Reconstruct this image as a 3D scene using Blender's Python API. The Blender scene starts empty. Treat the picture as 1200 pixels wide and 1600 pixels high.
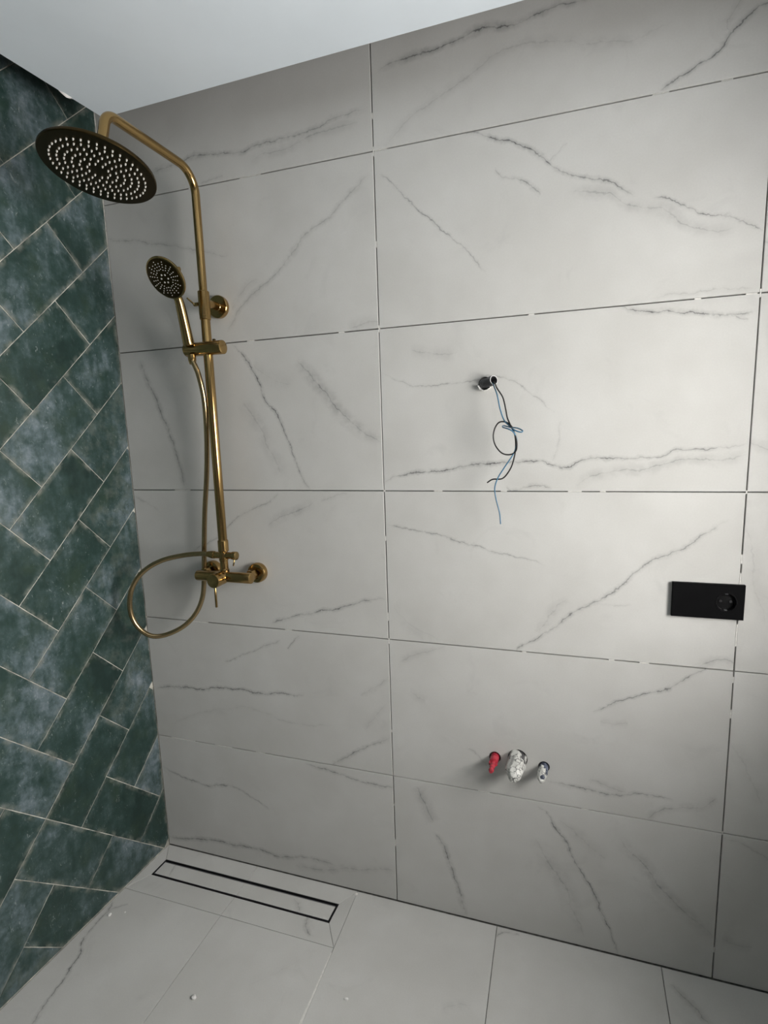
import bpy, bmesh, math, random
from mathutils import Vector, Matrix
import numpy as np

S = bpy.context.scene
COL = S.collection
random.seed(7)

# ------------------------------------------------------------------ camera, daylight, exposure
cd = bpy.data.cameras.new('camera')
cam = bpy.data.objects.new('camera', cd)
COL.objects.link(cam)
cam.location = (0.47966, -1.29117, 1.29527)
cam.rotation_euler = (1.416031, 0.025746, 0.313817)
cd.sensor_fit = 'VERTICAL'
cd.sensor_height = 24.0
cd.lens = 853.66 / 1600 * 24.0
cd.shift_x = -(633.784 - 600) / 1600
cd.shift_y = (822.124 - 800) / 1600
cd.clip_start = 0.01
S.camera = cam

world = bpy.data.worlds.new('overcast_sky')
S.world = world
world.use_nodes = True
wb = world.node_tree.nodes['Background']
wb.inputs['Color'].default_value = (1.0, 0.972, 0.935, 1)
wb.inputs['Strength'].default_value = 27.0

# the window in the right wall (out of frame): opening y0..y1, z0..z1
XR, WALL_T = 1.130, 0.322
WIN = (-1.12, -0.362, 0.905, 1.655)
pl = bpy.data.lights.new('window_daylight', 'AREA')
pl.shape = 'RECTANGLE'
pl.size = WIN[3] - WIN[2]
pl.size_y = WIN[1] - WIN[0]
pl.cycles.is_portal = True
po = bpy.data.objects.new('window_daylight', pl)
COL.objects.link(po)
po.location = (XR + WALL_T + 0.02, (WIN[0] + WIN[1]) / 2, (WIN[2] + WIN[3]) / 2)
po.rotation_euler = (0, math.radians(90), 0)

S.view_settings.view_transform = 'Standard'
S.view_settings.look = 'None'
S.view_settings.gamma = 1.0
S.view_settings.use_curve_mapping = False
S.view_settings.exposure = 0.0
S.cycles.max_bounces = 6
S.cycles.diffuse_bounces = 3
S.cycles.glossy_bounces = 3
S.cycles.sample_clamp_indirect = 6.0

# ------------------------------------------------------------------ measurements
XL = -0.796                      # face of the green wall; the marble wall is y = 0, the floor z = 0
ROWS = [0.0, 0.388, 0.7801, 1.1722, 1.5643, 1.9564, 2.36]
COLS = [XL, 0.0, 0.8, XR]
YB, ZT = -2.25, 2.36

WALL_VEINS = {
    'M5': [([(0.019,0.155),(0.092,0.175),(0.207,0.183),(0.229,0.190),(0.322,0.190),(0.377,0.193),(0.450,0.198),(0.513,0.202)],0.95,1.3,1.3),
           ([(0.026,-0.003),(0.057,0.027),(0.113,0.065),(0.206,0.101),(0.294,0.141),(0.392,0.137),(0.484,0.113),(0.567,0.108),(0.631,0.125)],0.28,1.5,1.5),
           ([(0.600,-0.002),(0.607,0.004),(0.654,0.027),(0.671,0.041),(0.694,0.050),(0.726,0.080),(0.747,0.098),(0.779,0.113),(0.818,0.129)],0.9,1.2,1),
           ([(0.726,0.080),(0.717,0.093),(0.729,0.120),(0.741,0.143)],0.4,1,1.5)],
    'M4': [([(0.208,0.396),(0.266,0.375),(0.323,0.348),(0.370,0.320),(0.395,0.299),(0.416,0.282),(0.458,0.266),(0.504,0.249),(0.538,0.231),(0.570,0.212)],1,1.1,1),
           ([(0.598,0.205),(0.609,0.201),(0.647,0.184),(0.684,0.163),(0.746,0.144),(0.799,0.119)],0.8,1,0.8),
           ([(0.393,0.299),(0.407,0.317),(0.432,0.336)],0.3,0.8,1),
           ([(0.278,0.311),(0.291,0.290),(0.332,0.280),(0.381,0.243)],0.7,1,1),
           ([(0.424,0.229),(0.458,0.236),(0.505,0.227),(0.545,0.201),(0.598,0.185),(0.636,0.169),(0.661,0.146),(0.693,0.129),(0.735,0.127),(0.756,0.139)],0.45,1.2,2),
           ([(0.012,0.341),(0.101,0.258),(0.149,0.208),(0.196,0.170),(0.238,0.125),(0.258,0.096)],0.65,1,0.8),
           ([(0.612,0.009),(0.630,0.011),(0.671,0.013),(0.790,0.012)],0.25,1,1)],
    'M3': [([(0.006,0.283),(0.057,0.265),(0.125,0.252),(0.168,0.252),(0.224,0.257),(0.311,0.258),(0.357,0.226),(0.417,0.174)],0.5,1,0.8),
           ([(-0.001,0.027),(0.069,0.041),(0.139,0.050),(0.206,0.060),(0.296,0.065),(0.373,0.072),(0.404,0.064),(0.449,0.058),(0.478,0.068),(0.521,0.074),(0.597,0.073),(0.630,0.076),(0.669,0.089),(0.740,0.092),(0.800,0.101)],0.95,1,1),
           ([(0.458,0.009),(0.500,0.033),(0.549,0.047),(0.611,0.051),(0.664,0.065),(0.709,0.067),(0.760,0.070),(0.801,0.080)],0.5,1.2,2),
           ([(0.305,0.016),(0.327,0.004),(0.366,0.012),(0.409,0.007)],0.6,1,1),
           ([(0.077,0.341),(0.152,0.324),(0.193,0.325)],0.35,1.4,2),
           ([(0.532,0.390),(0.586,0.378),(0.644,0.374),(0.694,0.365),(0.744,0.357),(0.796,0.356)],0.9,1,1),
           ([(0.737,0.360),(0.760,0.351),(0.785,0.342)],0.7,0.8,1),
           ([(0.429,0.155),(0.422,0.126),(0.414,0.067)],0.2,1,1)],
    'M2': [([(0.000,0.307),(0.065,0.297),(0.110,0.290),(0.170,0.276),(0.229,0.265),(0.279,0.245),(0.337,0.238),(0.399,0.214)],0.65,1,0.9),
           ([(0.299,-0.001),(0.362,0.025),(0.410,0.060),(0.456,0.104),(0.544,0.160),(0.619,0.232),(0.667,0.257),(0.725,0.300),(0.755,0.323),(0.776,0.331)],0.8,1.1,1),
           ([(0.379,0.046),(0.386,0.061),(0.424,0.119),(0.449,0.141)],0.4,1,2),
           ([(0.717,-0.005),(0.760,0.019),(0.801,0.019)],0.5,1.2,1.5),
           ([(0.504,0.134),(0.545,0.131),(0.593,0.136)],0.2,1,1),
           ([(0.017,0.104),(0.059,0.047),(0.143,0.011)],0.12,2,3)],
    'M1': [([(0.020,0.327),(0.085,0.362),(0.155,0.386)],0.3,1.2,1.5),
           ([(0.510,0.258),(0.566,0.292),(0.618,0.316),(0.660,0.333),(0.693,0.356),(0.733,0.386),(0.766,0.406),(0.802,0.404)],0.85,1,1),
           ([(0.207,0.117),(0.217,0.114),(0.252,0.082),(0.265,0.061)],0.35,1,1),
           ([(0.406,0.061),(0.416,0.059),(0.489,0.054),(0.574,0.056),(0.627,0.067),(0.700,0.066)],0.75,1.1,1),
           ([(0.507,0.083),(0.559,0.072),(0.595,0.064)],0.4,1,1.5),
           ([(0.640,0.004),(0.708,0.048),(0.750,0.056),(0.789,0.086)],0.55,1.2,1.5),
           ([(0.532,0.237),(0.561,0.233),(0.589,0.239)],0.3,1.2,2),
           ([(0.054,0.254),(0.075,0.242),(0.103,0.233)],0.3,1,2)],
    'M0': [([(0.067,0.370),(0.089,0.321),(0.115,0.269)],0.6,1.8,2),
           ([(0.104,0.242),(0.139,0.209),(0.158,0.151),(0.177,0.083),(0.198,0.003)],0.85,1.4,1.2),
           ([(0.388,0.375),(0.430,0.327),(0.459,0.281),(0.484,0.230),(0.519,0.180),(0.545,0.120),(0.571,0.057),(0.592,-0.003)],0.95,1.1,1),
           ([(0.380,0.287),(0.419,0.223),(0.453,0.173),(0.479,0.102),(0.507,0.026)],0.4,2.2,2),
           ([(0.577,0.334),(0.594,0.312),(0.634,0.274),(0.658,0.244),(0.678,0.216),(0.720,0.176),(0.766,0.142),(0.801,0.112)],0.6,1.6,2),
           ([(0.434,0.349),(0.492,0.308),(0.558,0.260)],0.25,1.3,2)],
    'L5': [([(0.145,0.053),(0.276,0.066),(0.316,0.071),(0.382,0.066),(0.443,0.059),(0.490,0.066),(0.549,0.070),(0.600,0.070),(0.658,0.076),(0.693,0.088),(0.747,0.088),(0.795,0.101)],0.8,1.2,1.2),
           ([(0.468,0.029),(0.480,0.034),(0.526,0.045),(0.584,0.049),(0.635,0.061),(0.705,0.065),(0.765,0.069)],0.45,1.3,2),
           ([(0.318,0.006),(0.367,0.010),(0.392,0.015)],0.35,1,1)],
    'L4': [([(0.781,0.346),(0.746,0.318),(0.696,0.279),(0.622,0.242),(0.576,0.204),(0.535,0.165),(0.479,0.127),(0.429,0.099),(0.395,0.062),(0.364,0.025)],0.5,1.2,1.2),
           ([(0.386,0.081),(0.397,0.096),(0.432,0.132),(0.469,0.149)],0.3,1,2),
           ([(-0.005,0.306),(0.142,0.279),(0.244,0.253),(0.319,0.229),(0.390,0.214)],0.45,1.2,1),
           ([(0.717,0.005),(0.768,0.017),(0.797,0.016)],0.35,1.4,2)],
    'L3': [([(0.379,0.388),(0.433,0.324),(0.453,0.281),(0.474,0.233),(0.510,0.190),(0.531,0.141),(0.543,0.092),(0.565,0.042),(0.585,-0.002)],0.95,1.1,1),
           ([(0.572,0.338),(0.618,0.279),(0.652,0.240),(0.667,0.217),(0.709,0.179),(0.745,0.154),(0.791,0.120)],0.7,1.6,2),
           ([(0.402,0.243),(0.437,0.186),(0.466,0.127),(0.504,0.045)],0.35,2,2),
           ([(0.070,0.373),(0.097,0.301),(0.126,0.225),(0.147,0.173),(0.168,0.106),(0.179,0.044),(0.196,-0.004)],0.75,1.3,1.3),
           ([(0.439,0.331),(0.485,0.296),(0.550,0.276)],0.2,1.5,2.5)],
    'L2': [([(0.496,0.391),(0.461,0.361),(0.415,0.341),(0.353,0.312),(0.302,0.270),(0.252,0.241),(0.187,0.212)],0.55,1.1,1),
           ([(0.596,0.361),(0.532,0.334),(0.487,0.318),(0.451,0.290)],0.5,1.4,1.8),
           ([(0.439,0.015),(0.504,0.037),(0.563,0.054),(0.643,0.071),(0.698,0.091),(0.739,0.102),(0.793,0.106)],0.9,1.2,1),
           ([(-0.003,0.376),(0.046,0.351),(0.093,0.335)],0.3,1.2,1),
           ([(0.615,0.361),(0.651,0.376),(0.699,0.385)],0.3,1,1)],
    'L1': [([(0.008,0.149),(0.094,0.175),(0.208,0.180),(0.234,0.187),(0.324,0.194),(0.387,0.190),(0.452,0.198),(0.540,0.202)],1,1.2,1),
           ([(0.274,0.277),(0.349,0.306),(0.398,0.329),(0.473,0.359)],0.5,1.1,1),
           ([(0.492,0.336),(0.499,0.346),(0.527,0.379)],0.6,1,1),
           ([(0.058,0.046),(0.208,0.108),(0.310,0.136),(0.415,0.128),(0.475,0.115),(0.624,0.123)],0.22,1.3,1),
           ([(0.604,-0.006),(0.665,0.036),(0.723,0.074),(0.792,0.115)],0.75,1.1,1.2),
           ([(0.706,0.221),(0.758,0.257),(0.794,0.290)],0.35,1,1.5),
           ([(0.717,0.115),(0.747,0.167),(0.786,0.209)],0.2,1,2)],
    'L0': [([(0.001,0.282),(0.061,0.261),(0.116,0.249),(0.164,0.242),(0.229,0.255),(0.278,0.257),(0.334,0.235),(0.396,0.205)],0.75,1.1,1),
           ([(0.524,0.380),(0.587,0.371),(0.639,0.364),(0.691,0.354),(0.755,0.350),(0.798,0.349)],0.85,1.2,1),
           ([(-0.003,0.027),(0.095,0.041),(0.170,0.051),(0.273,0.059),(0.365,0.062),(0.432,0.051),(0.498,0.067),(0.556,0.070),(0.614,0.063)],0.85,1.3,1.2),
           ([(0.472,0.035),(0.569,0.045),(0.659,0.069),(0.802,0.096)],0.45,1.5,1.5)],
    'R4': [([(-0.010,0.104),(0.023,0.082),(0.074,0.036)],0.3,1,1)],
    'R3': [([(0.000,0.104),(0.027,0.090),(0.067,0.070)],0.3,1,2)],
    'R2': [([(-0.005,0.351),(0.013,0.283),(0.031,0.188),(0.052,0.105)],0.2,1.4,2)],
    'R1': [([(0.002,0.225),(0.036,0.169),(0.073,0.082)],0.2,2,2)],
    'R0': [([(0.005,0.376),(0.041,0.371),(0.094,0.340)],0.3,1.2,1),
           ([(0.014,0.118),(0.044,0.104),(0.077,0.110)],0.3,1.5,2)],
}
FLOOR_VEINS = {
    'A': [([(-0.793,-0.229),(-0.791,-0.237),(-0.778,-0.265),(-0.774,-0.306),(-0.763,-0.357),(-0.739,-0.396),(-0.724,-0.432),(-0.708,-0.494),(-0.695,-0.553),(-0.687,-0.592)],0.9,1.1,1),
           ([(-0.778,-0.272),(-0.760,-0.244),(-0.739,-0.227)],0.4,1,1)],
    'B': [([(-0.271,-0.338),(-0.242,-0.313),(-0.176,-0.241)],0.12,1.5,2)],
    'N1': [([(-0.224,-0.117),(-0.203,-0.157),(-0.177,-0.173)],0.7,1.3,1.2)],
    'D': [([(0.287,-0.036),(0.305,-0.018),(0.326,-0.012),(0.349,-0.011)],0.6,1,1)],
    'E': [([(0.704,-0.040),(0.712,-0.047),(0.737,-0.071),(0.772,-0.116),(0.792,-0.151)],0.55,1.3,1.5)],
    'C': [([(0.196,-0.258),(0.229,-0.236),(0.265,-0.228)],0.2,1.4,2)],
    'I0': [([(-0.716,-0.059),(-0.709,-0.081),(-0.699,-0.110)],0.55,1,1)],
    'I1': [([(-0.289,-0.073),(-0.271,-0.091),(-0.251,-0.112)],0.5,1.4,1.2)],
}

# ------------------------------------------------------------------ mesh helpers
class MB:
    def __init__(s):
        s.v, s.f, s.e = [], [], []
    def add(s, vs, fs, ev=None):
        o = len(s.v)
        s.v += [tuple(map(float, p)) for p in vs]
        s.e += list(ev) if ev else [0.0] * len(vs)
        s.f += [tuple(i + o for i in f) for f in fs]
    def box(s, a, b):
        x0, y0, z0 = a; x1, y1, z1 = b
        s.add([(x0,y0,z0),(x1,y0,z0),(x1,y1,z0),(x0,y1,z0),(x0,y0,z1),(x1,y0,z1),(x1,y1,z1),(x0,y1,z1)],
              [(0,3,2,1),(4,5,6,7),(0,1,5,4),(1,2,6,5),(2,3,7,6),(3,0,4,7)])
    def lathe(s, p, axis, prof, n=32, caps=True):
        """prof: (radius, height along axis) from the start to the end; closes both ends"""
        p = Vector(p); ax = Vector(axis).normalized()
        t = Vector((0,0,1)) if abs(ax.z) < .9 else Vector((1,0,0))
        a = ax.cross(t).normalized(); b = ax.cross(a)
        vs, fs, rings = [], [], []
        for r, h in prof:
            if r < 1e-6:
                rings.append([len(vs)]); vs.append(p + ax*h)
            else:
                rings.append(list(range(len(vs), len(vs)+n)))
                for i in range(n):
                    q = 2*math.pi*i/n
                    vs.append(p + ax*h + (a*math.cos(q) + b*math.sin(q))*r)
        for A, B in zip(rings, rings[1:]):
            for i in range(n):
                j = (i+1) % n
                if len(A) == 1 and len(B) == 1: continue
                if len(A) == 1: fs.append((A[0], B[j], B[i]))
                elif len(B) == 1: fs.append((A[i], A[j], B[0]))
                else: fs.append((A[i], A[j], B[j], B[i]))
        if caps and len(rings[0]) > 1: fs.append(tuple(reversed(rings[0])))
        if caps and len(rings[-1]) > 1: fs.append(tuple(rings[-1]))
        s.add(vs, fs)
    def cyl(s, p0, p1, r, n=32, c=0.0012):
        p0, p1 = Vector(p0), Vector(p1); L = (p1-p0).length
        c = min(c, r*.4, L*.3)
        s.lathe(p0, p1-p0, [(r-c,0),(r-c*.3,c*.3),(r,c),(r,L-c),(r-c*.3,L-c*.3),(r-c,L)], n)
    def tube(s, pts, r, n=16, caps=True):
        pts = [Vector(p) for p in pts]
        rs = r if isinstance(r, (list, tuple)) else [r]*len(pts)
        t0 = (pts[1]-pts[0]).normalized()
        up = Vector((0,0,1)) if abs(t0.z) < .9 else Vector((1,0,0))
        a = t0.cross(up).normalized()
        vs, fs = [], []
        for i, p in enumerate(pts):
            t = (pts[min(i+1,len(pts)-1)] - pts[max(i-1,0)]).normalized()
            a = (a - t*a.dot(t)).normalized(); b = t.cross(a)
            for k in range(n):
                q = 2*math.pi*k/n
                vs.append(p + (a*math.cos(q) + b*math.sin(q))*rs[i])
        for i in range(len(pts)-1):
            for k in range(n):
                j = (k+1) % n
                fs.append((i*n+k, i*n+j, (i+1)*n+j, (i+1)*n+k))
        if caps:
            fs.append(tuple(reversed(range(n)))); fs.append(tuple(range((len(pts)-1)*n, len(pts)*n)))
        s.add(vs, fs)
    def mesh(s, name, loc=(0,0,0), smooth=None, edge=False):
        l = Vector(loc)
        me = bpy.data.meshes.new(name)
        me.from_pydata([Vector(p)-l for p in s.v], [], s.f)
        me.validate()
        if smooth:
            me.polygons.foreach_set('use_smooth', [True]*len(me.polygons))
            me.set_sharp_from_angle(angle=math.radians(smooth))
        if edge:
            at = me.attributes.new('edge', 'FLOAT', 'POINT')
            at.data.foreach_set('value', s.e)
        me.update()
        return me

def spline(pts, k=8):
    P = [Vector(p) for p in pts]; P = [P[0]*2-P[1]] + P + [P[-1]*2-P[-2]]
    out = []
    for i in range(1, len(P)-2):
        a, b, c, d = P[i-1:i+3]
        for q in range(k):
            t = q/k
            out.append(.5*((2*b)+(c-a)*t+(2*a-5*b+4*c-d)*t*t+(3*b-a-3*c+d)*t**3))
    out.append(P[-2])
    return out

def tag(o, label=None, cat=None, group=None, kind=None):
    if label: o['label'] = label
    if cat: o['category'] = cat
    if group: o['group'] = group
    if kind: o['kind'] = kind
    return o

def thing(name, loc, label, cat):
    o = bpy.data.objects.new(name, None)
    o.empty_display_size = .02
    COL.objects.link(o); o.location = loc
    return tag(o, label, cat)

def wloc(o):
    v = Vector((0,0,0))
    while o is not None:
        v += Vector(o.location); o = o.parent
    return v

def obj(name, mb, mat, parent=None, loc=None, smooth=35, edge=False, label=None, kind=None):
    """mb is in world coordinates; loc = world place of the origin"""
    if loc is None: loc = wloc(parent) if parent else Vector((0,0,0))
    me = mb.mesh(name, loc, smooth, edge)
    me.materials.append(mat)
    o = bpy.data.objects.new(name, me)
    COL.objects.link(o)
    if parent:
        o.parent = parent; o.location = Vector(loc) - wloc(parent)
    else: o.location = loc
    return tag(o, label, kind=kind)

# ------------------------------------------------------------------ material helpers
class NT:
    def __init__(s, name):
        s.m = bpy.data.materials.new(name); s.m.use_nodes = True
        s.t = s.m.node_tree; s.n = s.t.nodes; s.l = s.t.links
        s.bsdf = s.n['Principled BSDF']
    def node(s, typ, **kw):
        nd = s.n.new(typ)
        for k, v in kw.items(): setattr(nd, k, v)
        return nd
    def put(s, sock, v):
        if isinstance(v, bpy.types.NodeSocket): s.l.new(v, sock)
        elif v is not None: sock.default_value = v
    def math(s, op, a, b=None, c=None, clamp=False):
        nd = s.node('ShaderNodeMath', operation=op, use_clamp=clamp)
        for i, q in enumerate((a, b, c)): s.put(nd.inputs[i], q)
        return nd.outputs[0]
    def vec(s, op, a, b=None, scale=None):
        nd = s.node('ShaderNodeVectorMath', operation=op)
        s.put(nd.inputs[0], a)
        if b is not None: s.put(nd.inputs[1], b)
        if scale is not None: s.put(nd.inputs['Scale'], scale)
        return nd.outputs['Value'] if op in ('DOT_PRODUCT', 'LENGTH') else nd.outputs[0]
    def noise(s, v, scale, detail=3, rough=.5, dist=0.0, col=False):
        nd = s.node('ShaderNodeTexNoise')
        s.put(nd.inputs['Vector'], v)
        nd.inputs['Scale'].default_value = scale; nd.inputs['Detail'].default_value = detail
        nd.inputs['Roughness'].default_value = rough; nd.inputs['Distortion'].default_value = dist
        return nd.outputs['Color' if col else 'Fac']
    def rng(s, v, a, b, c=0., d=1., typ='LINEAR'):
        nd = s.node('ShaderNodeMapRange', interpolation_type=typ)
        s.put(nd.inputs[0], v)
        for i, q in enumerate((a, b, c, d)): nd.inputs[1+i].default_value = q
        return nd.outputs[0]
    def mix(s, f, a, b):
        nd = s.node('ShaderNodeMix', data_type='RGBA')
        s.put(nd.inputs[0], f)
        for i, q in ((6, a), (7, b)):
            s.put(nd.inputs[i], (*q, 1) if isinstance(q, tuple) and len(q) == 3 else q)
        return nd.outputs[2]
    def ramp(s, v, stops):
        nd = s.node('ShaderNodeValToRGB')
        el = nd.color_ramp.elements
        while len(el) < len(stops): el.new(.5)
        for e, (p, c) in zip(el, stops): e.position = p; e.color = (*c, 1)
        s.put(nd.inputs[0], v)
        return nd.outputs[0]
    def curve(s, v, pts, smooth=True):
        nd = s.node('ShaderNodeFloatCurve')
        c = nd.mapping.curves[0]
        nd.mapping.use_clip = False
        nd.mapping.extend = 'HORIZONTAL'
        while len(c.points) < len(pts): c.points.new(.5, .5)
        for p, (x, y) in zip(c.points, pts):
            p.location = (x, y); p.handle_type = 'AUTO' if smooth else 'VECTOR'
        nd.mapping.update()
        s.put(nd.inputs['Value'], v)
        return nd.outputs[0]
    def bump(s, h, strength, dist=.001):
        nd = s.node('ShaderNodeBump')
        nd.inputs['Strength'].default_value = strength; nd.inputs['Distance'].default_value = dist
        s.put(nd.inputs['Height'], h)
        s.l.new(nd.outputs[0], s.bsdf.inputs['Normal'])
    def set(s, **kw):
        for k, v in kw.items():
            s.put(s.bsdf.inputs[k.replace('_', ' ')], (*v, 1) if isinstance(v, tuple) and len(v) == 3 else v)
    @property
    def co(s):
        return s.node('ShaderNodeTexCoord').outputs['Object']

def plain(name, col, rough=.5, metal=0., var=.12, scale=40., rvar=.1, bump=0., spec=.5):
    m = NT(name)
    co = m.co
    n = m.noise(co, scale, 4, .6)
    f = m.rng(n, .3, .7)
    a = tuple(c*(1-var) for c in col); b = tuple(min(1, c*(1+var)) for c in col)
    m.set(Base_Color=m.mix(f, a, b), Roughness=m.rng(n, .3, .7, max(.02, rough-rvar), min(1, rough+rvar)), Metallic=metal)
    m.bsdf.inputs['Specular IOR Level'].default_value = spec
    if bump: m.bump(m.noise(co, scale*3, 4, .6), bump)
    return m.m

def marble(name, veins, floor=False):
    """glazed porcelain tile: pale body, printed grey veins (each vein a curve in the tile's own plane)"""
    m = NT(name)
    co = m.co
    sp = m.node('ShaderNodeSeparateXYZ'); m.l.new(co, sp.inputs[0])
    cb = m.node('ShaderNodeCombineXYZ')
    m.l.new(sp.outputs[0], cb.inputs[0]); m.l.new(sp.outputs[1 if floor else 2], cb.inputs[1])
    seed = (abs(hash(name)) % 1000) if False else sum(ord(c)*(i+3) for i, c in enumerate(name)) % 97
    v = cb.outputs[0]
    vs = m.vec('ADD', v, (seed*.731, seed*.413, seed*.17))
    w1 = m.vec('SCALE', m.vec('SUBTRACT', m.noise(vs, 16, 1, .6, col=True), (.5,.5,.5)), scale=.020)
    w2 = m.vec('SCALE', m.vec('SUBTRACT', m.noise(vs, 85, 2, .65, col=True), (.5,.5,.5)), scale=.0105)
    vw = m.vec('ADD', m.vec('ADD', v, w1), w2)
    brk = m.rng(m.noise(vs, 34, 2, .65), .36, .58, .30, 1.0)
    tot = None
    for pts, st, wd, hl in veins:
        P = [Vector(p) for p in pts]
        d = P[-1]-P[0]; L = d.length; d /= L; nr = Vector((-d.y, d.x))
        ts = [(p-P[0]).dot(d)/L for p in P]; ns = [(p-P[0]).dot(nr) for p in P]
        R = max(.05, 2.2*max(abs(q) for q in ns))
        t = m.math('MULTIPLY_ADD', m.vec('DOT_PRODUCT', vw, (d.x/L, d.y/L, 0)), 1.0, -P[0].dot(d)/L)
        n = m.math('MULTIPLY_ADD', m.vec('DOT_PRODUCT', vw, (nr.x/R, nr.y/R, 0)), 1.0, .5-P[0].dot(nr)/R)
        pr = []
        for a, b in zip(ts, ns):
            if not pr or a > pr[-1][0]+.004: pr.append((a, b/R+.5))
        df = m.math('ABSOLUTE', m.math('SUBTRACT', n, m.curve(t, pr)))
        core = m.rng(df, .0021*wd/R, .0004/R, 0, min(1.0, st*.95), 'SMOOTHSTEP')
        halo = m.rng(df, .0085*wd*hl/R, 0, 0, st*.36*min(1.2, hl), 'SMOOTHSTEP')
        env = m.curve(t, [(0,0),(.07,.75),(.3,1.),(.6,.9),(.92,.7),(1,0)], False)
        both = m.math('MULTIPLY', m.math('MAXIMUM', core, halo), env)
        tot = both if tot is None else m.math('MAXIMUM', tot, both)
    n2 = m.noise(vs, 5, 3, .6)
    n3 = m.noise(vs, 300, 0, .5)
    k_ = 1.07 if floor else 1.0      # floor colour raised to stand in for light missing there
    body = m.mix(m.rng(n2, .35, .7), tuple(c*k_ for c in MARBLE_A), tuple(c*k_ for c in MARBLE_B))
    body = m.mix(m.rng(n3, .3, .7, 0, .06), body, (.36,.36,.35))
    # wispy grey clouding of the print
    wisp = m.rng(m.noise(m.vec('ADD', vs, w1), 9, 3, .7, .8), .60, .78, 0, .16)
    body = m.mix(wisp, body, (.33,.33,.33))
    if tot is not None:
        body = m.mix(m.math('MULTIPLY', tot, brk, clamp=True), body, (.075,.075,.078))
    m.set(Base_Color=body, Roughness=m.rng(n2, .3, .7, .40, .52))
    m.bsdf.inputs['Specular IOR Level'].default_value = .35
    return m.m

MARBLE_A, MARBLE_B = (.545,.540,.520), (.600,.597,.580)

def green():
    m = NT('green_slate_glaze')
    co = m.co
    oi = m.node('ShaderNodeObjectInfo')
    rnd = oi.outputs['Random']
    off = m.node('ShaderNodeCombineXYZ')
    for i, q in enumerate((37.1, 53.7, 21.3)): m.l.new(m.math('MULTIPLY', rnd, q), off.inputs[i])
    v = m.vec('ADD', co, off.outputs[0])
    w = m.vec('ADD', v, m.vec('SCALE', m.noise(v, 9, 2, .6, col=True), scale=.025))
    big = m.noise(w, 5.2, 6, .68)
    fine = m.noise(w, 55, 3, .7)
    sv = m.node('ShaderNodeMapping'); m.l.new(v, sv.inputs[0]); sv.inputs['Rotation'].default_value = (.5, 0, 0); sv.inputs['Scale'].default_value = (1, 1, .22)
    stk = m.noise(sv.outputs[0], 48, 3, .6)
    h = m.math('ADD', m.math('ADD', m.math('MULTIPLY', big, .70), m.math('MULTIPLY', fine, .16)), m.math('MULTIPLY', stk, .14))
    h = m.math('ADD', h, m.math('MULTIPLY', m.math('SUBTRACT', rnd, .5), .10))
    c = m.ramp(h, [(.37, (.009,.026,.022)), (.46, (.019,.045,.039)), (.515, (.036,.067,.064)), (.575, (.085,.122,.132)), (.67, (.21,.255,.285))])  # pale blue-grey end: slate mottle, partly reflections put into the colour
    # olive mottling and pale scuffs
    c = m.mix(m.rng(m.noise(v, 14, 3, .6), .52, .72, 0, .45), c, (.030,.055,.030))
    st = m.node('ShaderNodeVectorMath', operation='MULTIPLY'); m.l.new(v, st.inputs[0]); st.inputs[1].default_value = (1, 1.0, .5)
    sc = m.rng(m.noise(st.outputs[0], 130, 3, .6, 1.5), .63, .70, 0, .5)
    c = m.mix(m.math('MULTIPLY', sc, m.rng(big, .40, .55)), c, (.36,.40,.40))
    # grout haze left along the tile edges
    at = m.node('ShaderNodeAttribute', attribute_name='edge')
    hz = m.math('MULTIPLY', at.outputs['Fac'], m.rng(m.noise(v, 30, 3, .65), .45, .66, 0, .75))
    c = m.mix(hz, c, (.24,.25,.215))
    m.set(Base_Color=c, Roughness=m.rng(fine, .3, .7, .30, .48))
    m.bsdf.inputs['Specular IOR Level'].default_value = .5
    m.bump(m.noise(v, 22, 2, .6), .22, .004)
    return m.m

def metal(name, col, rough, streak=(1, 1, 14), var=.1):
    m = NT(name)
    sv = m.node('ShaderNodeVectorMath', operation='MULTIPLY'); m.l.new(m.co, sv.inputs[0]); sv.inputs[1].default_value = streak
    n = m.noise(sv.outputs[0], 420, 2, .5)
    a = tuple(c*(1-var) for c in col); b = tuple(min(1, c*(1+var)) for c in col)
    m.set(Base_Color=m.mix(n, a, b), Metallic=1.0, Roughness=m.rng(n, .3, .7, rough*.93, rough*1.08))
    return m.m

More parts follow.
